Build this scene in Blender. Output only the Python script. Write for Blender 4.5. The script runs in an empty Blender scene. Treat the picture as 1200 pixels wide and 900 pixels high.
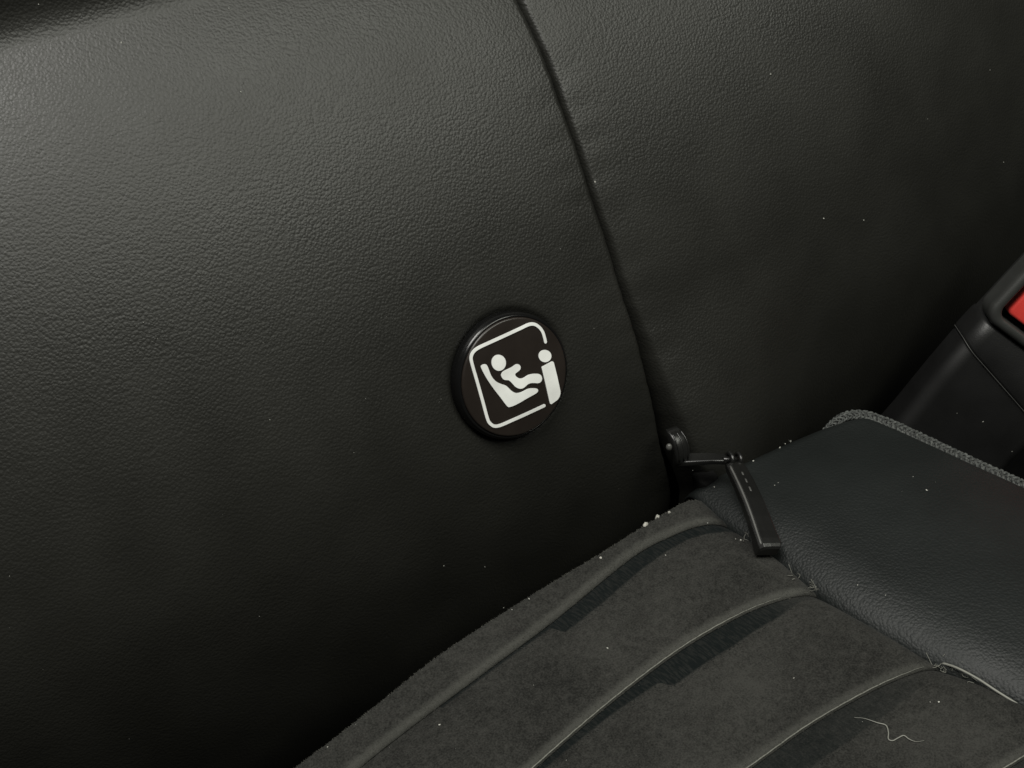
import bpy, bmesh, math, random
import numpy as np
from mathutils import Vector, Matrix

random.seed(7)
rng = np.random.default_rng(7)
MM = 0.001
scene = bpy.context.scene
col = scene.collection

# ------------------------------------------------------------------ camera
# seat axes: X along the seat, Y into the backrest, Z up; origin = centre of the anchor cap
Xc = np.array([.833, .346, -.431]); Xc /= np.linalg.norm(Xc)
Bc = np.array([-.206, .92, .334]); Bc -= Xc * (Xc @ Bc); Bc /= np.linalg.norm(Bc)
Nc = np.cross(Xc, Bc)
TILT = math.radians(20)
Zc = math.cos(TILT) * Bc + math.sin(TILT) * Nc
Yc = math.sin(TILT) * Bc - math.cos(TILT) * Nc
RW = np.array([Xc, Yc, Zc])                 # world = RW @ camera
F = 1667.0                                  # focal length in photo pixels (50 mm on 36 mm)
def ray(px, py): return RW @ np.array([(px - 600) / F, -(py - 450) / F, -1.0])
CAM = -ray(598, 440) * 400.0                # millimetres
cam_d = bpy.data.cameras.new('camera')
cam_d.lens = 50.0; cam_d.sensor_width = 36.0
cam_d.clip_start = 0.01; cam_d.clip_end = 20
cam = bpy.data.objects.new('camera', cam_d); col.objects.link(cam)
M = Matrix([list(RW[0]) + [CAM[0] * MM], list(RW[1]) + [CAM[1] * MM], list(RW[2]) + [CAM[2] * MM], [0, 0, 0, 1]])
cam.matrix_world = M
scene.camera = cam

# ------------------------------------------------------------------ light
w = bpy.data.worlds.new('World'); scene.world = w; w.use_nodes = True
w.node_tree.nodes['Background'].inputs[0].default_value = (0.82, 0.92, 1.0, 1)
w.node_tree.nodes['Background'].inputs[1].default_value = 0.012

def area(name, loc, target, sx, sy, power, colour):
    d = bpy.data.lights.new(name, 'AREA'); d.shape = 'RECTANGLE'
    d.size = sx; d.size_y = sy; d.energy = power; d.color = colour
    o = bpy.data.objects.new(name, d); col.objects.link(o)
    o.location = loc
    o.rotation_euler = (Vector(target) - Vector(loc)).to_track_quat('-Z', 'Y').to_euler()
    return o
area('roof_window_light', (-0.30, -0.12, 0.95), (0.0, -0.03, 0.0), 0.60, 0.40, 9.8, (1.0, 0.985, 0.93))
area('windscreen_light', (0.30, -0.62, 0.92), (0.0, 0.0, 0.05), 0.80, 0.40, 6.7, (0.99, 1.0, 0.89))

scene.view_settings.view_transform = 'Standard'
scene.view_settings.look = 'None'
scene.view_settings.exposure = 0.0
scene.view_settings.gamma = 1.0
scene.view_settings.use_curve_mapping = False

# ------------------------------------------------------------------ helpers
BW = RW @ Bc; NW = RW @ Nc; XW = np.array([1.0, 0, 0])
def hit_plane(px, py, p0, n):
    r = ray(px, py); return CAM + r * ((np.asarray(p0, float) - CAM) @ n) / (r @ n)
ZUP = np.array([0, 0, 1.0])
def hit_z(px, py, z): return hit_plane(px, py, (0, 0, z), ZUP)
def back(s, t, h): return s * XW + t * BW + h * NW
def hit_back(px, py, hf):
    h = 0.0
    for _ in range(14):
        p = hit_plane(px, py, h * NW, NW)
        h = 0.5 * h + 0.5 * hf(p[0], p @ BW)
    return p[0], p @ BW, h

def tag(o, label=None, cat=None, group=None, kind=None):
    if label: o['label'] = label
    if cat: o['category'] = cat
    if group: o['group'] = group
    if kind: o['kind'] = kind
    return o
def empty(name, loc_mm):
    o = bpy.data.objects.new(name, None); col.objects.link(o)
    o.location = [c * MM for c in loc_mm]; o.empty_display_size = 0.01
    return o
def link(name, me, mat, parent=None, smooth=True):
    if smooth:
        for p in me.polygons: p.use_smooth = True
    me.materials.clear()
    if mat: me.materials.append(mat)
    o = bpy.data.objects.new(name, me); col.objects.link(o)
    if parent is not None:
        o.parent = parent
        o.matrix_parent_inverse = Matrix.Translation(-parent.location) if parent.parent is None else Matrix.Identity(4)
    return o
def mesh_from(verts, faces, name='mesh'):
    me = bpy.data.meshes.new(name)
    me.from_pydata([tuple(v) for v in (np.asarray(verts) * MM)], [], faces)
    me.validate(); me.update()
    return me
def grid_faces(ni, nj, closed_j=False):
    f = []
    for i in range(ni - 1):
        for j in range(nj if closed_j else nj - 1):
            j2 = (j + 1) % nj
            f.append((i * nj + j, (i + 1) * nj + j, (i + 1) * nj + j2, i * nj + j2))
    return f
def grid_mesh(P, name='mesh', flip=False):
    ni, nj, _ = P.shape
    f = grid_faces(ni, nj)
    if flip: f = [tuple(reversed(q)) for q in f]
    return mesh_from(P.reshape(-1, 3), f, name)
def frame_at(t):
    t = t / np.linalg.norm(t)
    a = np.array([0, 0, 1.0]) if abs(t[2]) < .9 else np.array([1.0, 0, 0])
    u = np.cross(t, a); u /= np.linalg.norm(u)
    return u, np.cross(t, u)
def tube(path, radius, n=8, name='tube', cap=True):
    path = np.asarray(path, float); m = len(path)
    rad = np.broadcast_to(np.asarray(radius, float), (m,))
    vs, fs = [], []
    pu = None
    for i in range(m):
        t = path[min(i + 1, m - 1)] - path[max(i - 1, 0)]
        t /= np.linalg.norm(t)
        if pu is None: u, v = frame_at(t)
        else:
            u = pu - t * (pu @ t); u /= np.linalg.norm(u); v = np.cross(t, u)
        pu = u
        for k in range(n):
            a = 2 * math.pi * k / n
            vs.append(path[i] + rad[i] * (math.cos(a) * u + math.sin(a) * v))
    for i in range(m - 1):
        for k in range(n):
            k2 = (k + 1) % n
            fs.append((i * n + k, i * n + k2, (i + 1) * n + k2, (i + 1) * n + k))
    if cap:
        fs.append(tuple(range(n - 1, -1, -1))); fs.append(tuple((m - 1) * n + k for k in range(n)))
    return np.array(vs), fs
def smooth_path(pts, n):
    """Catmull-Rom through the points."""
    p = np.asarray(pts, float)
    p = np.vstack([2 * p[0] - p[1], p, 2 * p[-1] - p[-2]])
    out = []
    segs = len(p) - 3
    for q in np.linspace(0, segs - 1e-6, n):
        i = int(q); f = q - i
        a, b, c, d = p[i:i + 4]
        out.append(.5 * ((2 * b) + (-a + c) * f + (2 * a - 5 * b + 4 * c - d) * f * f + (-a + 3 * b - 3 * c + d) * f ** 3))
    return np.array(out)
def sstep(a, b, x):
    x = np.clip((np.asarray(x, float) - a) / (b - a), 0, 1); return x * x * (3 - 2 * x)
def lofted(rings, name='loft', cap0=True, cap1=True):
    n = len(rings[0]); vs = np.vstack(rings)
    fs = grid_faces(len(rings), n, True)
    if cap0: fs.append(tuple(range(n)))
    if cap1: fs.append(tuple(len(vs) - n + k for k in range(n - 1, -1, -1)))
    me = mesh_from(vs, fs, name)
    bm = bmesh.new(); bm.from_mesh(me); bmesh.ops.recalc_face_normals(bm, faces=bm.faces); bm.to_mesh(me); bm.free()
    return me
def rrect(wx, wy, r, n=6):
    """rounded rectangle outline, centred"""
    out = []
    for cx, cy, a0 in ((1, 1, 0), (-1, 1, 90), (-1, -1, 180), (1, -1, 270)):
        for k in range(n + 1):
            a = math.radians(a0 + 90 * k / n)
            out.append((cx * (wx / 2 - r) + r * math.cos(a), cy * (wy / 2 - r) + r * math.sin(a)))
    return np.array(out)

# ------------------------------------------------------------------ materials
def new_mat(name):
    m = bpy.data.materials.new(name); m.use_nodes = True
    nt = m.node_tree
    return m, nt, nt.nodes['Principled BSDF']
def nd(nt, typ, **kw):
    n = nt.nodes.new(typ)
    for k, v in kw.items():
        if k.startswith('i_'):
            key = k[2:]
            n.inputs[int(key) if key.isdigit() else key].default_value = v
        else: setattr(n, k, v)
    return n
def L(nt, a, b): nt.links.new(a, b)
def math_n(nt, op, a, b=None, clamp=False):
    n = nt.nodes.new('ShaderNodeMath'); n.operation = op; n.use_clamp = clamp
    for i, v in enumerate((a, b)):
        if v is None: continue
        if isinstance(v, (int, float)): n.inputs[i].default_value = v
        else: L(nt, v, n.inputs[i])
    return n.outputs[0]
def ramp(nt, fac, stops):
    n = nt.nodes.new('ShaderNodeValToRGB')
    e = n.color_ramp.elements
    while len(e) < len(stops): e.new(0.5)
    for k, (p, c) in enumerate(stops):
        e[k].position = p; e[k].color = (*c, 1) if len(c) == 3 else c
    L(nt, fac, n.inputs[0]); return n.outputs[0]

def leather(name, base, rough, grain=1300.0, depth=0.00007, spec=0.5):
    m, nt, b = new_mat(name)
    tc = nd(nt, 'ShaderNodeTexCoord')
    mp = nd(nt, 'ShaderNodeMapping'); L(nt, tc.outputs['Object'], mp.inputs[0])
    wob = nd(nt, 'ShaderNodeTexNoise', i_Scale=grain * .8, i_Detail=1.0)
    L(nt, mp.outputs[0], wob.inputs['Vector'])
    mix = nd(nt, 'ShaderNodeVectorMath', operation='MULTIPLY_ADD')
    L(nt, wob.outputs['Color'], mix.inputs[0]); mix.inputs[1].default_value = (.0006,) * 3
    L(nt, mp.outputs[0], mix.inputs[2])
    vo = nd(nt, 'ShaderNodeTexVoronoi', feature='F1', i_Scale=grain)
    L(nt, mix.outputs[0], vo.inputs['Vector'])
    n2 = nd(nt, 'ShaderNodeTexNoise', i_Scale=grain * .6, i_Detail=2.0, i_Roughness=.6)
    L(nt, mp.outputs[0], n2.inputs['Vector'])
    big = nd(nt, 'ShaderNodeTexNoise', i_Scale=38.0, i_Detail=3.0)
    L(nt, mp.outputs[0], big.inputs['Vector'])
    vinv = math_n(nt, 'MULTIPLY', vo.outputs['Distance'], -1.3)
    hgt = math_n(nt, 'ADD', vinv, math_n(nt, 'MULTIPLY', n2.outputs[0], .55))
    bmp = nd(nt, 'ShaderNodeBump', i_Strength=1.0, i_Distance=depth)
    L(nt, hgt, bmp.inputs['Height']); L(nt, bmp.outputs[0], b.inputs['Normal'])
    c = ramp(nt, big.outputs[0], [(.3, [x * .86 for x in base]), (.7, [x * 1.12 for x in base])])
    L(nt, c, b.inputs['Base Color'])
    rr = nd(nt, 'ShaderNodeMapRange'); L(nt, big.outputs[0], rr.inputs[0])
    rr.inputs['From Min'].default_value = .3; rr.inputs['From Max'].default_value = .7
    rr.inputs['To Min'].default_value = rough - .03; rr.inputs['To Max'].default_value = rough + .04
    L(nt, rr.outputs[0], b.inputs['Roughness'])
    b.inputs['Specular IOR Level'].default_value = spec
    return m
def plastic(name, base, rough, bump=0.0, scale=2500.0, spec=.5):
    m, nt, b = new_mat(name)
    tc = nd(nt, 'ShaderNodeTexCoord')
    n = nd(nt, 'ShaderNodeTexNoise', i_Scale=scale, i_Detail=3.0); L(nt, tc.outputs['Object'], n.inputs['Vector'])
    n2 = nd(nt, 'ShaderNodeTexNoise', i_Scale=90.0, i_Detail=4.0); L(nt, tc.outputs['Object'], n2.inputs['Vector'])
    c = ramp(nt, n2.outputs[0], [(.3, [x * .85 for x in base]), (.7, [x * 1.15 for x in base])])
    L(nt, c, b.inputs['Base Color'])
    r = math_n(nt, 'ADD', math_n(nt, 'MULTIPLY', n2.outputs[0], .16), rough - .08); L(nt, r, b.inputs['Roughness'])
    b.inputs['Specular IOR Level'].default_value = spec
    if bump:
        bm_ = nd(nt, 'ShaderNodeBump', i_Strength=1.0, i_Distance=bump)
        L(nt, n.outputs[0], bm_.inputs['Height']); L(nt, bm_.outputs[0], b.inputs['Normal'])
    return m

M_LEATHER = leather('black_leather', (.0145, .0144, .0120), .46, spec=.50)
M_LEATHER2 = leather('black_leather_cushion', (.0088, .0106, .0102), .52, grain=1250.0, depth=.00008, spec=.34)
M_CAP = plastic('dark_brown_plastic', (.019, .0148, .0122), .34, bump=.00001, scale=1800)
M_CAPRIM = plastic('black_gloss_plastic', (.006, .006, .006), .22)
M_PRINT = plastic('white_print', (.86, .87, .845), .5)
M_BUCKLE = plastic('grained_black_plastic', (.012, .012, .012), .42, bump=.00006, scale=2200)
M_BEZEL = plastic('paler_black_plastic', (.032, .033, .031), .5, bump=.00004, scale=2600)  # paler base than the housing plastic
M_BOOT = plastic('matte_black_plastic', (.006, .006, .006), .6, bump=.00004, scale=2600, spec=.25)
M_RED = plastic('red_plastic', (.70, .055, .045), .42, bump=.00002)
M_ZIP = plastic('black_zip_metal', (.009, .009, .0085), .27, bump=.00002, scale=1200)
M_STEEL = plastic('dull_steel', (.09, .09, .085), .32)
M_TAPE = plastic('black_woven_tape', (.006, .006, .006), .8, spec=.1)
M_DARK = plastic('dark_carpet', (.004, .004, .004), .95, spec=.05)
M_DUST = plastic('dust', (.42, .42, .38), .8)
M_CRUMB = plastic('crumb', (.42, .41, .37), .8, bump=.0001, scale=3000)
M_HAIR = plastic('pale_fibre', (.22, .22, .195), .5)
M_LINE = plastic('worn_edge', (.065, .065, .062), .5)
M_BEVEL_SHINE = plastic('painted_bevel_shine', (.10, .10, .095), .4)  # paler grey that paints the highlight on the tab's chamfer
M_THREAD = plastic('grey_thread', (.15, .15, .13), .7)
M_YARN = plastic('grey_yarn', (.075, .08, .076), .75, bump=.00012, scale=4200)
_nt = M_YARN.node_tree
_n = nd(_nt, 'ShaderNodeTexNoise', i_Scale=1100.0, i_Detail=2.0); _t = nd(_nt, 'ShaderNodeTexCoord'); L(_nt, _t.outputs['Object'], _n.inputs['Vector'])
L(_nt, ramp(_nt, _n.outputs[0], [(.40, (.022, .024, .023)), (.68, (.10, .106, .10))]), _nt.nodes['Principled BSDF'].inputs['Base Color'])

def suede():
    m, nt, b = new_mat('charcoal_suede')
    tc = nd(nt, 'ShaderNodeTexCoord'); ob = tc.outputs['Object']
    def attr(a):
        n = nd(nt, 'ShaderNodeAttribute', attribute_name=a); return n.outputs['Fac']
    v, wd, am, fd, fa = attr('nap_v'), attr('nap_w'), attr('nap_a'), attr('crest_d'), attr('crest_a')
    along = attr('along')
    comb = nd(nt, 'ShaderNodeCombineXYZ'); L(nt, math_n(nt, 'MULTIPLY', along, 1.5), comb.inputs[0]); L(nt, math_n(nt, 'MULTIPLY', v, .22), comb.inputs[1])
    hair = nd(nt, 'ShaderNodeTexNoise', i_Scale=1.0, i_Detail=1.0, i_Roughness=.65); L(nt, comb.outputs[0], hair.inputs['Vector'])
    hr = math_n(nt, 'MULTIPLY', math_n(nt, 'SUBTRACT', hair.outputs[0], .5), 1.0)     # mm of jag
    ved = math_n(nt, 'ADD', v, hr)
    def mrange(x, a, b2, c, d):
        n = nd(nt, 'ShaderNodeMapRange'); n.clamp = True; n.interpolation_type = 'SMOOTHSTEP'
        for i, q in enumerate((x, a, b2, c, d)):
            if isinstance(q, (int, float)): n.inputs[i].default_value = q
            else: L(nt, q, n.inputs[i])
        return n.outputs[0]
    dark = math_n(nt, 'MULTIPLY', mrange(math_n(nt, 'SUBTRACT', ved, wd), -.5, .5, 1.0, 0.0), am)
    streak = mrange(hair.outputs[0], .40, .58, .72, 1.0)
    dark = math_n(nt, 'MULTIPLY', dark, streak)
    fed = math_n(nt, 'ADD', fd, math_n(nt, 'MULTIPLY', hr, .5))
    lite = math_n(nt, 'MULTIPLY', mrange(fed, .9, 3.4, 1.0, 0.0), fa)
    # mottled suede
    n1 = nd(nt, 'ShaderNodeTexNoise', i_Scale=26.0, i_Detail=3.0, i_Roughness=.6); L(nt, ob, n1.inputs['Vector'])
    n2 = nd(nt, 'ShaderNodeTexNoise', i_Scale=1900.0, i_Detail=1.0, i_Roughness=.7); L(nt, ob, n2.inputs['Vector'])
    n3 = nd(nt, 'ShaderNodeTexNoise', i_Scale=420.0, i_Detail=1.0, i_Roughness=.7); L(nt, ob, n3.inputs['Vector'])
    f = math_n(nt, 'ADD', math_n(nt, 'MULTIPLY', n1.outputs[0], .4), math_n(nt, 'ADD', math_n(nt, 'MULTIPLY', n2.outputs[0], .4), math_n(nt, 'MULTIPLY', n3.outputs[0], .2)))
    c = ramp(nt, f, [(.38, (.0115, .0115, .0105)), (.62, (.0395, .039, .0355))])
    def mixc(fac, a, colr):
        n = nd(nt, 'ShaderNodeMix', data_type='RGBA'); L(nt, fac, n.inputs[0]); L(nt, a, n.inputs[6]); n.inputs[7].default_value = (*colr, 1); return n.outputs[2]
    c = mixc(math_n(nt, 'MULTIPLY', lite, .5), c, (.085, .085, .076))
    c = mixc(dark, c, (.0030, .0052, .0054))
    L(nt, c, b.inputs['Base Color'])
    b.inputs['Roughness'].default_value = .95; b.inputs['Specular IOR Level'].default_value = .12
    b.inputs['Sheen Weight'].default_value = .03; b.inputs['Sheen Roughness'].default_value = .5
    h = math_n(nt, 'ADD', n2.outputs[0], math_n(nt, 'ADD', math_n(nt, 'MULTIPLY', n3.outputs[0], 1.5), math_n(nt, 'MULTIPLY', hair.outputs[0], 1.0)))
    bm_ = nd(nt, 'ShaderNodeBump', i_Strength=.8, i_Distance=.00018); L(nt, h, bm_.inputs['Height']); L(nt, bm_.outputs[0], b.inputs['Normal'])
    return m
M_SUEDE = suede()

# ------------------------------------------------------------------ floor under the seat
fl = mesh_from([(-700, -700, -240), (700, -700, -240), (700, 500, -240), (-700, 500, -240)], [(0, 1, 2, 3)])
tag(link('floor', fl, M_DARK, smooth=False), kind='structure')

# ------------------------------------------------------------------ backrest
def crown(t):
    t = np.asarray(t, float)
    return np.where(t > 0, -t * t / (2 * 250.0), -t * t / (2 * 150.0))
def h_left(s, t):
    return crown(t) - np.clip(-40 - np.asarray(s, float), 0, None) ** 2 / (2 * 700.0)
def h_right(s, t):
    s = np.asarray(s, float)
    d = np.clip(s - 150, 0, None); t_ = np.asarray(t, float)
    return crown(np.asarray(t, float) - 20 * sstep(60, 220, s)) - 2.2 - d * d / (2 * 480.0) + 15 * sstep(6, -68, t_) * np.exp(-((s - 66) / 42.0) ** 2)
SEAM_PX = [(575, -60), (605, 0), (640, 65), (668, 150), (690, 215), (712, 285), (738, 365), (755, 420), (770, 470), (785, 525), (797, 575)]
sp = np.array([hit_back(x, y, h_left)[:2] for x, y in SEAM_PX])
o_ = np.argsort(sp[:, 1]); ST, SS = sp[o_, 1], sp[o_, 0]
pc = np.polyfit(ST, SS, 4)
def seam(t):
    t = np.asarray(t, float); tc = np.clip(t, ST[0], ST[-1])
    return 2.8 * sstep(-52, -5, t) + np.polyval(pc, tc) + (t - tc) * np.where(t > tc, -.30, -.06)

backrest = tag(empty('backrest_unit', (0, 60, -110)), 'black leather car seat backrest divided by a curved seam', 'backrest')

CAP_R = 18.2
def pucker(t): return .06 * math.sin(t * .71) + .05 * math.sin(t * 1.37 + 1) + .14 * math.sin(t * .23 + 2) + .08 * math.sin(t * .093)
tt = np.concatenate([np.linspace(-190, -80, 40), np.linspace(-79, 105, 185), np.linspace(106, 160, 80), np.linspace(162, 230, 20)])
aa = np.concatenate([np.linspace(0, 1, 25) ** 1.6 * 9, np.linspace(9.8, 75, 80), np.linspace(77, 330, 90)])
P = np.zeros((len(tt), len(aa), 3))
for i, t in enumerate(tt):
    se = float(seam(t)) + pucker(t)
    dep = 14.0; rw = 4.0
    s = se - aa
    q = np.clip(1 - aa / rw, 0, 1)
    edge = -dep * (1 - np.sqrt(np.clip(1 - q * q, 0, 1)))
    edge = edge - .9 * np.exp(-aa / 9.0) + .05 * math.sin(t * .62 + .8 * math.sin(t * .13)) * np.exp(-((aa - 7) / 6.0) ** 2)
    h = h_left(s, t) + edge
    r = np.hypot(s, t)
    h = h - 1.5 * sstep(CAP_R + 1.5, CAP_R - .6, r) - .5 * np.exp(-np.clip(r - CAP_R, 0, None) / 7.0)
    # overhanging lobe added above the bolster to shade its top left corner
    ov = sstep(115, 156, t) * sstep(10, -40, s)
    h = h + 27 * ov
    P[i] = s[:, None] * XW + t * BW + h[:, None] * NW
left = link('side_panel', grid_mesh(P), M_LEATHER, backrest)

bb = np.concatenate([np.linspace(0, 1, 22) ** 1.4 * 14, np.linspace(15, 120, 70), np.linspace(123, 330, 40)])
tt2 = np.concatenate([np.linspace(-190, -90, 30), np.linspace(-88, 110, 130), np.linspace(113, 230, 30)])
P = np.zeros((len(tt2), len(bb), 3))
for i, t in enumerate(tt2):
    se = float(seam(t)) - 1.7 + 1.8 * float(sstep(40, -60, t)) + pucker(t + 3)
    rw = 2.6 + 2.2 * float(sstep(60, -50, t))
    s = se + bb
    q = np.clip(1 - bb / rw, 0, 1)
    edge = -11.0 * (1 - np.sqrt(np.clip(1 - q ** 2, 0, 1)))
    h = h_right(s, t) + edge - (.8 + .8 * float(sstep(60, -50, t))) * np.exp(-bb / 9.0) + .07 * math.sin(t * .55 + 1.2 * math.sin(t * .11)) * np.exp(-((bb - 6) / 6.0) ** 2)
    P[i] = s[:, None] * XW + t * BW + h[:, None] * NW
link('centre_panel', grid_mesh(P, flip=True), M_LEATHER, backrest)

# ------------------------------------------------------------------ seat cushion
cushion = tag(empty('seat_cushion', (0, -120, -200)), 'seat cushion of pleated charcoal suede beside smooth black leather', 'seat cushion')
ZC = -52.6
def curve_fn(px, z, key):
    p = np.array([hit_z(x, y, z) for x, y in px]); a = p[:, key]; o = np.argsort(a)
    A, Bv = a[o], p[o, 1 - key]
    k0 = (Bv[1] - Bv[0]) / (A[1] - A[0]); k1 = (Bv[-1] - Bv[-2]) / (A[-1] - A[-2])
    def f(x, e0=None, e1=None):
        x = np.asarray(x, float)
        r = np.interp(x, A, Bv)
        r = np.where(x < A[0], Bv[0] + (x - A[0]) * (k0 if e0 is None else e0), r)
        return np.where(x > A[-1], Bv[-1] + (x - A[-1]) * (k1 if e1 is None else e1), r)
    return f
def smooth_px(px, n=60): return [tuple(q) for q in smooth_path(px, n)]
y_rear = curve_fn(smooth_px([(343, 899), (395, 862), (450, 820), (520, 765), (620, 700), (700, 652), (760, 614), (800, 590), (818, 583)]), ZC - .5, 0)
y_rear0 = y_rear
y_rear = lambda x: y_rear0(x) + 1.6
y_p1 = curve_fn(smooth_px([(380, 935), (440, 885), (560, 795), (650, 728), (740, 655), (790, 628), (825, 616), (865, 612)]), ZC - 1.5, 0)
y_p2 = curve_fn(smooth_px([(560, 965), (635, 895), (720, 822), (800, 762), (870, 722), (920, 703), (960, 694)]), ZC - 1.5, 0)
y_p3 = curve_fn(smooth_px([(800, 958), (885, 898), (950, 852), (1020, 812), (1070, 790), (1100, 781)]), ZC - 1.5, 0)
y_p4 = curve_fn(smooth_px([(1050, 985), (1120, 940), (1186, 899), (1215, 882), (1240, 872)]), ZC - 1.5, 0)
x_e = curve_fn(smooth_px([(815, 578), (845, 606), (880, 634), (910, 656), (955, 692), (1000, 723), (1050, 752), (1095, 777), (1150, 803), (1200, 828), (1280, 865)]), ZC - 2, 1)
pleat_lines = [y_rear, y_p1, y_p2, y_p3, y_p4, lambda x: y_p4(x) - 42]

NAP = {   # strip index: list of (x px, y px, width mm, strength)
    1: [(520, 826, .9, .85), (600, 770, 1.0, .9), (645, 735, 1.3, .95), (650, 732, 6.2, .95), (700, 694, 6.6, .95), (760, 652, 6.0, .95), (800, 630, 4.4, 1), (835, 618, 5.5, 1), (870, 615, 4.5, 1)],
    2: [(600, 930, 1.5, .95), (660, 880, 2.2, .95), (720, 830, 3.2, .95), (765, 795, 4.6, .95), (772, 790, 8.5, .95), (840, 745, 8.5, .95), (900, 716, 6.5, .9), (940, 702, 2.5, .3)],
    3: [(820, 945, 10, .7), (900, 890, 10, .68), (960, 850, 10, .62), (1020, 815, 8.5, .5), (1060, 797, 6, .25), (1090, 787, 2, .0)],
    4: [(1150, 920, 8, .5), (1220, 880, 8, .5)],
}
CREST = {0: .9, 1: 1.0, 2: .8, 3: .8, 4: 0}
def strip_surface(k, u, v):
    """point of pleat k, u along the seat 0..1, v from its rear seam to its front seam 0..1"""
    x = -230 + 280 * u; y = -60.0
    for _ in range(5):
        y0 = pleat_lines[k](x); y1 = pleat_lines[k + 1](x)
        y = y0 + (y1 - y0) * v
        x = -230 + (x_e(y) + 230) * u
    return x, y, y0, y1
pleats = []
for k in range(5):
    nu, nv = 330, 56
    us = np.concatenate([np.linspace(0, .38, 60), np.linspace(.382, 1, nu - 60)])
    vs = .5 - .5 * np.cos(np.linspace(0, math.pi, nv))
    V = np.zeros((nu, nv, 3)); A = {n: np.zeros((nu, nv)) for n in ('nap_v', 'nap_w', 'nap_a', 'crest_d', 'crest_a', 'along')}
    napx = None
    if k in NAP:
        q = np.array([list(hit_z(a, b_, ZC - 1)[:1]) + [c, d] for a, b_, c, d in NAP[k]])
    for i, u in enumerate(us):
        x, y, y0, y1 = strip_surface(k, np.full(nv, u), vs)
        dr = (y0 - y); df = (y - y1); de = x_e(y) - x
        z = np.full(nv, ZC)
        if k == 0:      # rear edge rolls down behind
            q0 = np.clip(1 - dr / 2.6, 0, 1); z = z - 6 * (1 - np.sqrt(np.clip(1 - q0 ** 2, 0, 1)))
        else:
            z = z - 1.5 * np.exp(-dr / 6.0)
        deep = 1.3 if k < 4 else 0
        qf = np.clip(1 - df / 1.7, 0, 1); z = z - deep * (1 - np.sqrt(np.clip(1 - qf ** 2, 0, 1)))
        z = z + 1.1 * np.sin(np.pi * np.clip(vs, 0, 1)) * (.3 if k == 0 else 1)
        z = z - 3.0 * np.exp(-np.clip(de, 0, None) / 2.2)
        z = z - np.clip(-60 - x, 0, None) ** 2 / (2 * 600)
        V[i, :, 0], V[i, :, 1], V[i, :, 2] = x, y, z
        A['nap_v'][i], A['crest_d'][i], A['along'][i] = dr, df, x
        A['crest_a'][i] = CREST[k] * sstep(0, 6, de)
        if k in NAP:
            A['nap_w'][i] = np.interp(x, q[:, 0], q[:, 1]); A['nap_a'][i] = np.interp(x, q[:, 0], q[:, 2]) * (x > q[0, 0] - 1)
    if k == 0:  # skirt down behind
        sk = V[:, :1].copy(); sk[:, :, 2] -= 60; sk[:, :, 1] += 1
        V = np.concatenate([sk, V], 1)
        A = {n: np.concatenate([a[:, :1], a], 1) for n, a in A.items()}
    me = grid_mesh(V, 'suede_pleat', flip=True)
    for n, a in A.items():
        at = me.attributes.new(n, 'FLOAT', 'POINT'); at.data.foreach_set('value', a.reshape(-1).astype(np.float32))
    pleats.append((V, A))
    link('suede_pleat', me, M_SUEDE, cushion)

# leather facing of the cushion
BIND_PX = [(985, 489), (1010, 485), (1040, 496), (1085, 517), (1140, 543), (1200, 570), (1290, 612)]
bind_pts = np.array([hit_z(x, y, ZC) for x, y in BIND_PX])
x_b0 = curve_fn(smooth_px(BIND_PX[1:]), ZC, 1)
LREAR = np.array([hit_z(x, y, ZC + 1)[:2] for x, y in smooth_px([(800, 571), (840, 560), (880, 540), (930, 514), (970, 496), (1005, 485)])])
def l_rear(x):
    return np.interp(x, LREAR[:, 0], LREAR[:, 1]) + 2.2 + 2.2 * sstep(112, 60, x)
nu, nv = 110, 150
us = .5 - .5 * np.cos(np.linspace(0, math.pi, nu)); vs = np.linspace(0, 1, nv) ** 1.5
V = np.zeros((nu, nv, 3))
for j, v in enumerate(vs):
    y = np.full(nu, -20.0)
    x = 45 + 80 * us
    for _ in range(6):
        yr = l_rear(x)
        y = yr + (-260 - yr) * v
        xl = x_e(y) - .6; xr = x_b0(np.minimum(y, -26))
        x = xl + (xr - xl) * us
    dl = x - xl; dr = xr - x; dy = yr - y
    z = np.full(nu, ZC + 1.0)
    z = z + 5.0 * np.sin(np.pi * np.clip(us, 0, 1)) ** .8 * sstep(0, 40, dy)
    ql = np.clip(1 - dl / 16.0, 0, 1); z = z - 5.0 * (1 - np.sqrt(np.clip(1 - ql ** 2, 0, 1)))
    qr = np.clip(1 - dr / 5.0, 0, 1); z = z - 3.0 * (1 - np.sqrt(np.clip(1 - qr ** 2, 0, 1)))
    qy = np.clip(1 - dy / 6.0, 0, 1); z = z - 9 * (1 - np.sqrt(np.clip(1 - qy ** 2, 0, 1)))
    V[:, j, 0], V[:, j, 1], V[:, j, 2] = x, y, z
sk = V[:, :1].copy(); sk[:, :, 2] -= 50
V = np.concatenate([sk, V], 1)
sk = V[-1:].copy(); sk[:, :, 2] -= 60; sk[:, :, 0] += .5
V = np.concatenate([V, sk], 0)
LV = V
link('leather_panel', grid_mesh(V, flip=True), M_LEATHER2, cushion)

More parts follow.
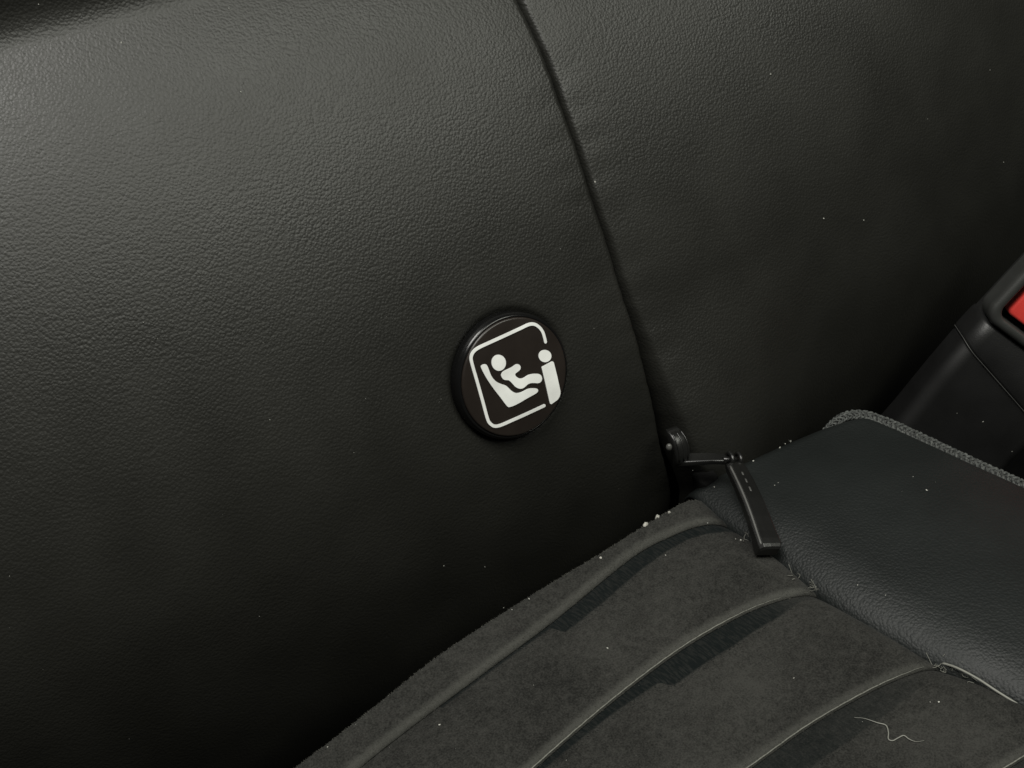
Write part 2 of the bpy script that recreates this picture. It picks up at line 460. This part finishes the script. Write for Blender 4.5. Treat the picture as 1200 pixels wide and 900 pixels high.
# braided binding along the leather edge
bp = smooth_path(np.vstack([[bind_pts[0] + (-9, -1, -2)], bind_pts]), 400)
seg = np.r_[0, np.cumsum(np.linalg.norm(np.diff(bp, axis=0), axis=1))]
tot = seg[-1]
binding = link('edge_binding', (lambda vf: mesh_from(*vf))(tube(bp + np.array([.4, 0, -1.2]), 1.5 * np.clip(.4 + seg / 30, 0, 1), 8)), M_YARN, cushion)
n_st = 6; pitch = 10.5
for kst in range(n_st):
    ph = 2 * math.pi * kst / n_st
    pts = []; rad = []
    for d in np.arange(0, tot, .28):
        i = np.searchsorted(seg, d); i = min(max(i, 1), len(seg) - 1)
        f = (d - seg[i - 1]) / (seg[i] - seg[i - 1]); c = bp[i - 1] + (bp[i] - bp[i - 1]) * f
        t = bp[i] - bp[i - 1]; t = t / np.linalg.norm(t)
        lat = np.cross(t, ZUP); lat /= np.linalg.norm(lat); up = np.cross(lat, t)
        # lie the band over the edge
        g = (.45 + .55 * min(1, d / 28))
        a = 2 * math.pi * d / pitch + ph
        lo = 2.5 * math.sin(a); vo = .42 * math.cos(3 * a)
        jig = .12 * math.sin(d * 7.1 + kst * 2) + .12 * math.sin(d * 3.7 + kst)
        pts.append(c + lat * ((lo + jig) * g + .3) + up * ((vo - .055 * lo * lo + .35) * g - .2)); rad.append(.50 * g * (1 + .18 * math.sin(d * 5.3 + kst)))
    link('braid_strand', mesh_from(*tube(pts, rad, 7)), M_YARN, binding)

# folded edge of each pleat (a thin raised lip, its crease highlight given as paler colour)
def on_suede(k, x, v):
    xs, y, y0, y1 = strip_surface(k, np.array([(x + 230) / 280.0]), np.array([v])); return xs[0], y[0]
for f, xa, xb in ((y_p2, -90, 43), (y_p3, -40, 57), (y_p4, 30, 66)):
    xs = np.linspace(xa, xb, 160)
    pts = np.stack([xs, f(xs) + .35, np.full_like(xs, ZC - .42) + .05 * np.sin(xs * 1.3)], 1)
    n = len(xs)
    vv, ff = tube(pts, .22 * (.55 + .45 * np.abs(np.sin(xs * 2.3))) * (.25 + .75 * np.minimum(1, np.minimum(np.arange(n), np.arange(n)[::-1]) / 25)), 6)
    link('fold_edge', mesh_from(vv, ff), M_THREAD, cushion)
# bare thread standing out beside the leather seam
th = smooth_path([hit_z(*q) for q in [(1104, 777, ZC - 1.8), (1122, 783, ZC + .2), (1145, 795, ZC + .6), (1168, 810, ZC + .4), (1192, 825, ZC - 1)]], 60)
link('seam_thread', mesh_from(*tube(th, .34, 6)), M_HAIR, cushion)

# ------------------------------------------------------------------ round anchor cap
cap = tag(empty('anchor_cap', back(0, 0, -2.5)), 'round dark plastic cap with white child seat emblem in the backrest', 'cap')
def lathe(profile, n=96):
    rings = []
    for r, h in profile:
        rings.append(np.array([back(r * math.cos(2 * math.pi * k / n), r * math.sin(2 * math.pi * k / n), h) for k in range(n)]))
    return rings
HF = 2.9
prof = [(CAP_R, -4), (CAP_R, .4)] + [(CAP_R - 1.1 + 1.1 * math.cos(a), .4 + 1.9 * math.sin(a)) for a in np.linspace(.15, 1.45, 8)]
link('rim', lofted(lathe(prof + [(CAP_R - 1.2, 2.25), (CAP_R - 1.4, 1.5)]), cap0=False, cap1=False), M_CAPRIM, cap)
fr = CAP_R - 1.2
def dome(r): return .6 * (1 - min(1.0, r / fr) ** 2)
prof = [(fr - .05, 1.2), (fr - .05, 2.35)] + [(fr - .7 + .65 * math.cos(a), 2.35 + .5 * math.sin(a)) for a in np.linspace(.2, 1.57, 6)] + [(fr * q, HF + dome(fr * q)) for q in (.9, .7, .45, .2, .03)]
face = link('face', lofted(lathe(prof), cap0=False), M_CAP, cap)
def zpt(x, y):
    p = hit_plane(500 + x / 4.5, 340 + y / 4.5, HF * NW, NW); return np.array([p[0], p @ BW])
def decal(name, outline, parent, mat=M_PRINT):
    h0, h1 = HF - .05, HF + .22
    n = len(outline)
    vs = [back(s, t, h0 + dome(math.hypot(s, t))) for s, t in outline] + [back(s, t, h1 + dome(math.hypot(s, t))) for s, t in outline]
    fs = [tuple(range(n, 2 * n)), tuple(range(n - 1, -1, -1))] + [(k, (k + 1) % n, n + (k + 1) % n, n + k) for k in range(n)]
    me = mesh_from(vs, fs)
    bm = bmesh.new(); bm.from_mesh(me); bmesh.ops.triangulate(bm, faces=[f for f in bm.faces if len(f.verts) > 4]); bmesh.ops.recalc_face_normals(bm, faces=bm.faces); bm.to_mesh(me); bm.free()
    return link(name, me, mat, parent, smooth=False)
def closed_smooth(pts, n):
    p = np.asarray(pts, float); m = len(p); out = []
    for q in np.linspace(0, m, n, endpoint=False):
        i = int(q); f = q - i
        a, b, c, d = p[(i - 1) % m], p[i % m], p[(i + 1) % m], p[(i + 2) % m]
        out.append(.5 * ((2 * b) + (-a + c) * f + (2 * a - 5 * b + 4 * c - d) * f * f + (-a + 3 * b - 3 * c + d) * f ** 3))
    return np.array(out)
def ellipse(cx, cy, rx, ry): return [zpt(cx + rx * math.cos(a), cy + ry * math.sin(a)) for a in np.linspace(0, 2 * math.pi, 40, endpoint=False)]
fl_ = [(623, 272), (617, 245), (608, 218), (590, 194), (565, 179), (535, 181), (490, 201), (405, 240), (320, 279), (275, 301), (247, 322), (233, 350), (236, 385), (262, 480), (290, 580), (316, 672), (330, 700), (355, 716), (388, 711), (440, 688), (520, 652), (616, 608)]
cl = smooth_path([zpt(*q) for q in fl_], 160)
tg = np.gradient(cl, axis=0); tg /= np.linalg.norm(tg, axis=1)[:, None]; nn = np.stack([-tg[:, 1], tg[:, 0]], 1)
hw = .45
e0 = [cl[-1] + hw * (math.cos(a) * nn[-1] + math.sin(a) * tg[-1]) for a in np.linspace(.3, math.pi - .3, 6)]
e1 = [cl[0] + hw * (-math.cos(a) * nn[0] - math.sin(a) * tg[0]) for a in np.linspace(.3, math.pi - .3, 6)]
decal('emblem_frame', list(cl + hw * nn) + e0 + list((cl - hw * nn)[::-1]) + e1, face)
decal('emblem_head', ellipse(374, 381, 37, 42), face)
decal('emblem_seat', closed_smooth([zpt(*q) for q in [(283, 408), (288, 394), (303, 389), (315, 399), (335, 450), (358, 478), (385, 492), (412, 502), (440, 528), (465, 540), (492, 536), (530, 518), (568, 516), (581, 524), (573, 540), (520, 570), (470, 599), (435, 613), (418, 609), (380, 560), (345, 515), (310, 462)]], 120), face)
decal('emblem_child', closed_smooth([zpt(*q) for q in [(387, 442), (400, 425), (440, 405), (465, 389), (481, 391), (488, 405), (482, 420), (460, 438), (464, 452), (482, 463), (502, 461), (530, 445), (560, 439), (590, 442), (602, 460), (598, 478), (583, 488), (550, 487), (528, 493), (505, 512), (485, 517), (462, 508), (440, 485), (425, 473), (402, 470), (389, 457)]], 140), face)
decal('emblem_dot', ellipse(619, 346, 34, 32), face)
decal('emblem_bar', [zpt(*q) for q in [(600, 404), (628, 389), (655, 375), (661, 375), (666, 380), (685, 455), (702, 528), (703, 545), (698, 562), (688, 577), (655, 600), (649, 599), (645, 590), (622, 495)]], face)

# ------------------------------------------------------------------ belt buckle
Ab = np.array([.75, -.25, 1.0]); Ab /= np.linalg.norm(Ab)
Wb = np.array([1.0, -1.0, -1.0]); Wb -= Ab * (Wb @ Ab); Wb /= np.linalg.norm(Wb)
Nb = np.cross(Wb, Ab); Nb = Nb if Nb @ ray(1150, 430) < 0 else -Nb
O = hit_plane(1060, 492, (141, 0, 0), XW)          # left edge of the buckle, low down
buckle = tag(empty('seat_belt_buckle', O - Ab * 30 + Wb * 22), 'black plastic seat belt buckle with a red release button', 'buckle')
def bpt(a, w_, n): return O + Ab * a + Wb * w_ + Nb * n
def bxy(px, py, n=0.0):
    p = hit_plane(px, py, O + Nb * n, Nb) - O; return p @ Ab, p @ Wb
WID, THK = 43.0, 20.0
def bring(a, w0, w1, n0, n1, r, n=6):
    rr = rrect(w1 - w0, n1 - n0, r, n)
    return np.array([bpt(a - slant(w0 + (w1 - w0) / 2 + q[0]) * 0, (w0 + w1) / 2 + q[0], (n0 + n1) / 2 + q[1]) for q in rr])
def slant(w_): return 0.13 * w_
def sring(a, o, nf, r=5.0):
    """ring whose height follows the slanted parting line"""
    rr = rrect(WID + 2.8 - 2 * o, THK + nf - 2 * o, r, 8)
    out = []
    for q in rr:
        w_ = (WID - 2.8) / 2 + q[0]
        out.append(bpt(a - .19 * (w_ + 2.8) + .9 * math.exp(-(w_ + 2.8) / 3.0), w_, (nf - THK) / 2 + q[1]))
    return np.array(out)
PL = 32.4
boot = [bring(-60, 1, WID - 1, -THK + 1, -1, 5, 8), bring(0, -.2, WID, -THK, -.6, 5, 8), sring(PL - 14, .9, 0), sring(PL - 1.2, .5, 0), sring(PL - .3, .9, 0)]
link('boot', lofted(boot), M_BOOT, buckle)
line = [q for q in sring(PL - .12, .12, 0)]
link('parting_line', mesh_from(*tube(line + [line[0]], .14, 6)), M_LINE, buckle)
hs = [sring(PL - .1, .8, 0), sring(PL + .3, .2, 0), sring(PL + .9, 0, 0)]
def top_ring(a, o, nf): return np.array([bpt(a, (WID - 2.8) / 2 + q[0], (nf - THK) / 2 + q[1]) for q in rrect(WID + 2.8 - 2 * o, THK + nf - 2 * o, 5, 8)])
hs += [top_ring(41.3, 0, 0), top_ring(42.6, .2, -.6), top_ring(42.9, .5, -6.0), top_ring(81, .5, -6.0)]
link('housing', lofted(hs), M_BUCKLE, buckle)
OW0, OW1, OA0, OA1 = -1.9, 38.2, 46.4, 76.0
def rim_ring(d, n, r=3.6):
    rr = rrect(OW1 - OW0 + 2 * d, OA1 - OA0 + 2 * d, r + d * .55, 8)
    return np.array([bpt((OA0 + OA1) / 2 + q[1], (OW0 + OW1) / 2 + q[0], n) for q in rr])
rim = [rim_ring(3.4, -8), rim_ring(3.4, -1.6), rim_ring(3.5, -.3), rim_ring(3.2, .6), rim_ring(2.9, 1.3), rim_ring(1.7, 1.6), rim_ring(.7, 1.5), rim_ring(.2, 1.15), rim_ring(0, .6), rim_ring(-.1, -5.9)]
link('bezel', lofted(rim, cap0=False, cap1=False), M_BEZEL, buckle)
rb = []
for d, n in ((0, -6), (0, -1.9), (.15, -1.3), (.55, -.95), (1.1, -.85), (5, -1.1), (9, -1.3)):
    rr = rrect(31 - 2 * d, 27.5 - 2 * d, max(.6, 1.6 - d * .1), 5)
    rb.append(np.array([bpt(48.6 + 13.7 + q[1], 1.1 + 15.5 + q[0], n) for q in rr]))
link('release_button', lofted(rb), M_RED, buckle)

def lump_at(c, r):
    vs, fs, n, m = [], [], 8, 12
    for i in range(n + 1):
        a = math.pi * i / n
        for k in range(m): vs.append(c + r * np.array([math.sin(a) * math.cos(2 * math.pi * k / m), math.sin(a) * math.sin(2 * math.pi * k / m), 1.3 * math.cos(a)]))
    return np.array(vs), grid_faces(n + 1, m, True)
# ------------------------------------------------------------------ zip slider and pull tab
s0, t0, _ = hit_back(789, 538, h_right)
S0 = back(s0, t0, float(h_right(s0, t0)) + 2.0)
H = S0 + np.array([13.6, -9.6, .3])
E_ = hit_z(901, 643, ZC + 4.2)
slider = tag(empty('zip_slider', S0), 'black zip slider with a long pull tab at the foot of the backrest seam', 'zip slider')
# pull tab
ax = (E_ - H) / np.linalg.norm(E_ - H)
wx = np.cross(ax, ZUP); wx /= np.linalg.norm(wx)
wx = wx if wx[0] > 0 else -wx
up = np.cross(wx, ax); up = up if up[2] > 0 else -up
ra = math.radians(-14); wx, up = wx * math.cos(ra) + up * math.sin(ra), up * math.cos(ra) - wx * math.sin(ra)
TL = np.linalg.norm(E_ - H)
rings = []
for f, wd, th, o in ((.035, 4.6, 1.6, .4), (.06, 5.4, 2.2, .25), (.12, 6.0, 2.5, .1), (.3, 6.3, 2.6, .0), (.5, 6.5, 2.7, .0), (.7, 6.7, 2.9, .0), (.85, 7.0, 3.2, 0), (.93, 7.3, 3.7, 0), (.985, 7.3, 3.8, 0), (1.012, 6.9, 3.4, 0), (1.025, 5.9, 2.4, 0)):
    c = H + ax * TL * f + up * (1.5 * math.sin(math.pi * f) - .4)
    hw_, ht = wd * .49, th * .6
    rr = np.array([(hw_, -ht + .3), (hw_, ht - .35), (hw_ - .12, ht - .1), (hw_ - .4, ht), (0, ht + .05), (-hw_ + 1.25, ht), (-hw_ + 1.05, ht - .06), (-hw_ + .14, ht - .95), (-hw_, ht - 1.15), (-hw_, -ht + .3), (-hw_ + .3, -ht), (hw_ - .3, -ht)])
    rings.append(np.array([c + wx * q[0] + up * q[1] for q in rr]))
tab = link('pull_tab', lofted(rings), M_ZIP, slider, smooth=False)
for f, ln in ((.21, 1.3), (.30, 1.6), (.40, 1.8)):
    c = H + ax * TL * f + up * (1.5 * math.sin(math.pi * f) - .4 + 1.58) + wx * .2
    rr = rrect(.55, ln, .25, 3)
    link('mark', lofted([np.array([c + wx * q[0] * k + ax * (q[1] * k + q[0] * .4) + up * (g) for q in rr]) for k, g in ((1, -.1), (1, .06), (.6, .1))]), M_LINE, tab)
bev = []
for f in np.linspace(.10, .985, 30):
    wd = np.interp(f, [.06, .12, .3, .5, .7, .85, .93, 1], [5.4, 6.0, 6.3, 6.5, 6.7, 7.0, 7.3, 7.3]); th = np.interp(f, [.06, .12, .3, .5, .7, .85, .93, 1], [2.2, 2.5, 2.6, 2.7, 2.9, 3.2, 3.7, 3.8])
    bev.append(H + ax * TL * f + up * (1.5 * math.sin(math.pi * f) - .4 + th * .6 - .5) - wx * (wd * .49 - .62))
link('bevel_highlight', mesh_from(*tube(bev, .36, 6)), M_BEVEL_SHINE, tab)  # pale tube drawn as the chamfer's highlight
# hinge: an eye on the tab and the loop that passes through it
def torus(c, axis, R, r, n=28, m=8, squash=1.0):
    u, v = frame_at(axis)
    p = [c + R * (math.cos(a) * u * squash + math.sin(a) * v) for a in np.linspace(0, 2 * math.pi, n + 1)]
    return mesh_from(*tube(p, r, m, cap=False))
link('hinge_eye', torus(H - wx * 1.0 + up * .2, wx, 2.0, .75), M_ZIP, tab)
link('hinge_eye', torus(H + wx * 1.9 + up * .2, wx, 1.9, .7), M_ZIP, tab)
link('hinge_pin', mesh_from(*tube([H - wx * 3.4 + up * .2, H - wx * 3.2 + up * .2, H + wx * 3.0 + up * .2, H + wx * 3.2 + up * .2], [.5, .95, .95, .5], 12)), M_ZIP, slider)
# carrier arm from the slider to the hinge
d = H - S0; dn = d / np.linalg.norm(d)
av = np.cross(dn, ZUP); av /= np.linalg.norm(av)
rings = []
for f, wd, th in ((-.08, 2.6, 1.6), (0, 4.4, 2.2), (.2, 4.6, 2.0), (.6, 4.0, 1.8), (.86, 3.6, 1.9), (.93, 2.6, 1.5)):
    c = S0 + d * f + ZUP * (.7 * math.sin(math.pi * max(f, 0)))
    rings.append(np.array([c + av * q[0] + np.cross(av, dn) * q[1] for q in rrect(wd, th, .6, 4)]))
link('arm', lofted(rings), M_ZIP, slider)
# slider body: an arched, ribbed crown standing on the tape
sb0, sb1 = back(*hit_back(786, 503, h_right)[:2], 0), S0
SB = .5 * (sb0 + sb1); bx_ = (sb1 - sb0) / np.linalg.norm(sb1 - sb0)
bz = NW - bx_ * (NW @ bx_); bz /= np.linalg.norm(bz); by = np.cross(bz, bx_)
BL = .88 * np.linalg.norm(sb1 - sb0)
hb = float(h_right(*hit_back(788, 515, h_right)[:2]))
rings = []
for f in np.sin(np.linspace(-1.55, 1.55, 19)) * .6395:
    e = math.sqrt(max(.02, 1 - (f / .64) ** 2))
    c = SB + bx_ * BL * f + NW * (hb + 1.0) + by * 0
    rings.append(np.array([c + by * q[0] * (.6 + .4 * e) + bz * ((q[1] + 2.2) * e - 1.2) for q in rrect(5.4, 4.4, 1.5, 5)]))
body = link('body', lofted(rings), M_ZIP, slider)
for o in (-1.8, 0, 1.8):
    p = []
    for f in np.linspace(-.5, .5, 14):
        e = math.sqrt(max(.02, 1 - (f / .64) ** 2))
        p.append(SB + bx_ * BL * f + NW * (hb + 1.0) + by * o * (.6 + .4 * e) + bz * (4.4 * e - 1.25))
    link('rib', mesh_from(*tube(p, .32, 6)), M_ZIP, body)
pv = hit_plane(784, 524, S0 + NW * 3.0, NW)
link('rivet', mesh_from(*lump_at(pv, .95)), M_STEEL, slider)
zc_ = hit_plane(826, 563, S0 + np.array([0, -1.5, 0]), np.array([0, -1.0, 0]))
rings = []
for f, r in ((-4.5, .5), (-4.0, 1.0), (-2.5, 1.3), (0, 1.4), (2.5, 1.3), (4.0, 1.0), (4.5, .5)):
    rings.append(np.array([zc_ + np.array([q[0] * r, f * .8, q[1] * r * .8]) for q in rrect(5.2, 4.4, .7, 5)]))
link('tape_end', lofted(rings), M_TAPE, slider)

# ------------------------------------------------------------------ loose bits: crumbs, fibres, dust
from mathutils.bvhtree import BVHTree
bpy.context.view_layer.update()
verts, polys = [], []
for ob in list(col.objects):
    if ob.type == 'MESH' and ob.name.split('.')[0] in ('side_panel', 'centre_panel', 'suede_pleat', 'leather_panel', 'boot', 'housing'):
        b0 = len(verts); mw = ob.matrix_world
        verts += [mw @ v.co for v in ob.data.vertices]
        polys += [tuple(b0 + q for q in p.vertices) for p in ob.data.polygons]
bvh = BVHTree.FromPolygons(verts, polys)
def surf(px, py):
    r = Vector(ray(px, py)).normalized(); c = Vector(CAM * MM)
    p, n, _, _ = bvh.ray_cast(c, r)
    if p is None: return None, None
    if n.dot(r) > 0: n = -n
    return np.array(p) / MM, np.array(n)
def lump(c, r, seed, sub=1):
    bm = bmesh.new(); bmesh.ops.create_icosphere(bm, subdivisions=sub, radius=1.0)
    rr = np.random.default_rng(seed)
    k = rr.uniform(.5, 1.3, (len(bm.verts), 1)); st = rr.uniform(.5, 1.35, 3)
    v = np.array([list(q.co) for q in bm.verts]) * k * st * r + c
    f = [tuple(q.index for q in p.verts) for p in bm.faces]
    bm.free(); return v, f
crumbs = [(757, 616, 1.0, 'largest pale crumb on the rear edge of the suede cushion'), (771, 607, .8, 'pale crumb on the suede edge just right of the largest crumb'),
          (784, 601, .45, 'tiny pale crumb nearest the zip slider on the suede rear edge'), (704, 654, .4, 'small pale crumb alone on the suede rear edge, left of the larger crumbs')]
for i, (x, y, r, lab) in enumerate(crumbs):
    p, n = surf(x, y)
    if p is None: continue
    v, f = lump(p + n * r * .35, r * .85, i, 2)
    tag(link('crumb', mesh_from(v, f), M_CRUMB, smooth=False), lab, 'crumb', 'crumbs on the suede rear edge')
hp_ = []
for x, y in [(1001, 842), (1013, 843), (1028, 848), (1038, 851), (1041, 859), (1041, 867), (1046, 869), (1052, 866), (1059, 863), (1065, 867), (1073, 870), (1083, 869)]:
    p, n = surf(x, y); hp_.append(p + n * .3)
hp_ = smooth_path(hp_, 90)
tag(link('hair', mesh_from(*tube(hp_, .17 * np.clip(np.minimum(np.arange(90), np.arange(90)[::-1]) / 20, .35, 1), 5)), M_HAIR), 'curly pale hair lying on the suede near the front pleat', 'hair')

dv, df = [], []
def add_geo(v, f):
    b0 = sum(len(q) for q in dv); dv.append(v); df.extend(tuple(b0 + k for k in q) for q in f)
specks = [(515, 850, .36), (384, 876, .30), (712, 760, .36), (903, 87, .34), (1086, 575, .40), (1070, 559, .28), (1152, 494, .32), (1186, 529, .34), (316, 492, .25), (1012, 258, .25), (1160, 82, .25), (1176, 190, .25), (965, 256, .25), (912, 566, .3), (908, 569, .28), (884, 640, .35), (868, 633, .3), (862, 632, .25), (520, 663, .22), (568, 664, .25), (920, 520, .4), (914, 525, .35), (926, 517, .5), (883, 541, .4), (820, 570, .35), (837, 571, .4), (812, 551, .3), (930, 795, .25), (1100, 823, .3), (1090, 823, .2), (1038, 698, .28), (1005, 686, .25), (780, 651, .25), (815, 618, .25), (829, 613, .35), (620, 702, .3), (600, 715, .3), (590, 712, .2), (455, 815, .35), (45, 5, .35), (268, 10, .3), (282, 108, .3), (142, 50, .3), (697, 213, .4)]
for k in range(70):
    specks.append((rng.uniform(5, 1195), rng.uniform(5, 895), float(rng.uniform(.05, .12))))
for i, (x, y, r) in enumerate(specks):
    p, n = surf(x, y)
    if p is None: continue
    v, f = lump(p + n * r * .4, r * .8, 100 + i); add_geo(v, f)
tag(link('dust', mesh_from(np.vstack(dv), df), M_DUST, smooth=False), 'fine pale dust specks scattered over leather and suede', 'dust', kind='stuff')

# short fibres of the suede nap: along the rear edge, the pleat folds and the brushed dark bands
def fibres(spots, name, mat):
    vs, fs = [], []
    for p, dr, ln, wd in spots:
        side = np.cross(dr, RW[:, 2]); side = side / (np.linalg.norm(side) + 1e-9) * wd
        bend = rng.normal(0, .25, 3) * ln
        b0 = len(vs)
        vs += [p - side, p + side, p + dr * ln * .55 + bend * .3 + side * .7, p + dr * ln * .55 + bend * .3 - side * .7, p + dr * ln + bend]
        fs += [(b0, b0 + 1, b0 + 2, b0 + 3), (b0 + 3, b0 + 2, b0 + 4)]
    tag(link(name, mesh_from(vs, fs), mat, cushion), kind='stuff')
M_FIB_D = plastic('dark_nap', (.010, .012, .012), .9, spec=.1)
M_FIB_L = plastic('grey_nap', (.085, .084, .074), .9, spec=.1)
def unit(v): return v / np.linalg.norm(v)
spd, spl = [], []
for k in range(5):
    V, A = pleats[k]
    if k == 0: V = V[:, 1:]; A = {n: a[:, 1:] for n, a in A.items()}
    vis = (V[..., 0] > -110) & (V[..., 1] > -175)
    # dark brushed bands
    if k in NAP:
        ii, jj = np.where(vis & (A['nap_a'] > .3) & (np.abs(A['nap_v'] - A['nap_w']) < 1.6) & (A['nap_w'] > .6))
        if len(ii):
            for q in rng.integers(0, len(ii), 900):
                if rng.random() > A['nap_a'][ii[q], jj[q]] ** 4: continue
                p = V[ii[q], jj[q]] + np.array([rng.uniform(-.4, .4), rng.uniform(-.3, .3), .05])
                spd.append((p, unit(np.array([rng.normal(.25, .2), -1, .18])), rng.uniform(.4, .9), .045))
    # paler fuzz on the front folds and, for the first pleat, the rear edge
    ii, jj = np.where(vis & (A['crest_d'] < 2.4) & (A['crest_a'] > .3))
    if len(ii):
        for q in rng.integers(0, len(ii), 2200):
            p = V[ii[q], jj[q]] + np.array([rng.uniform(-.4, .4), rng.uniform(-.2, .2), 0])
            spl.append((p, unit(np.array([rng.normal(0, .5), -.5, .8])), rng.uniform(.25, .7), .04))
    if k == 0:
        ii, jj = np.where(vis & (A['nap_v'] < 2.5))
        for q in rng.integers(0, len(ii), 1800):
            p = V[ii[q], jj[q]]
            spl.append((p, unit(np.array([rng.normal(0, .5), .8, .7])), rng.uniform(.15, .5), .04))
fibres(spd, 'dark_nap_fibres', M_FIB_D)
fibres(spl, 'grey_nap_fibres', M_FIB_L)
# frayed threads in the seam between suede and leather
fr_v, fr_f, cnt = [], [], 0
for x, y, m in ((950, 690, 9), (1100, 781, 12), (876, 634, 7), (1112, 782, 4), (930, 672, 4), (1140, 795, 3)):
    for _ in range(m):
        p, n = surf(x + rng.uniform(-9, 9), y + rng.uniform(-5, 6))
        if p is None: continue
        a = rng.uniform(0, 6.28); dd = np.array([math.cos(a), math.sin(a), .5])
        pts = smooth_path([p, p + dd * 1.0 + rng.normal(0, .4, 3), p + dd * 1.8 + rng.normal(0, .7, 3)], 10)
        v, f = tube(pts, .10, 4); fr_v.append(v); fr_f += [tuple(cnt + k for k in q) for q in f]; cnt += len(v)
tag(link('frayed_threads', mesh_from(np.vstack(fr_v), fr_f), M_THREAD, cushion), kind='stuff')
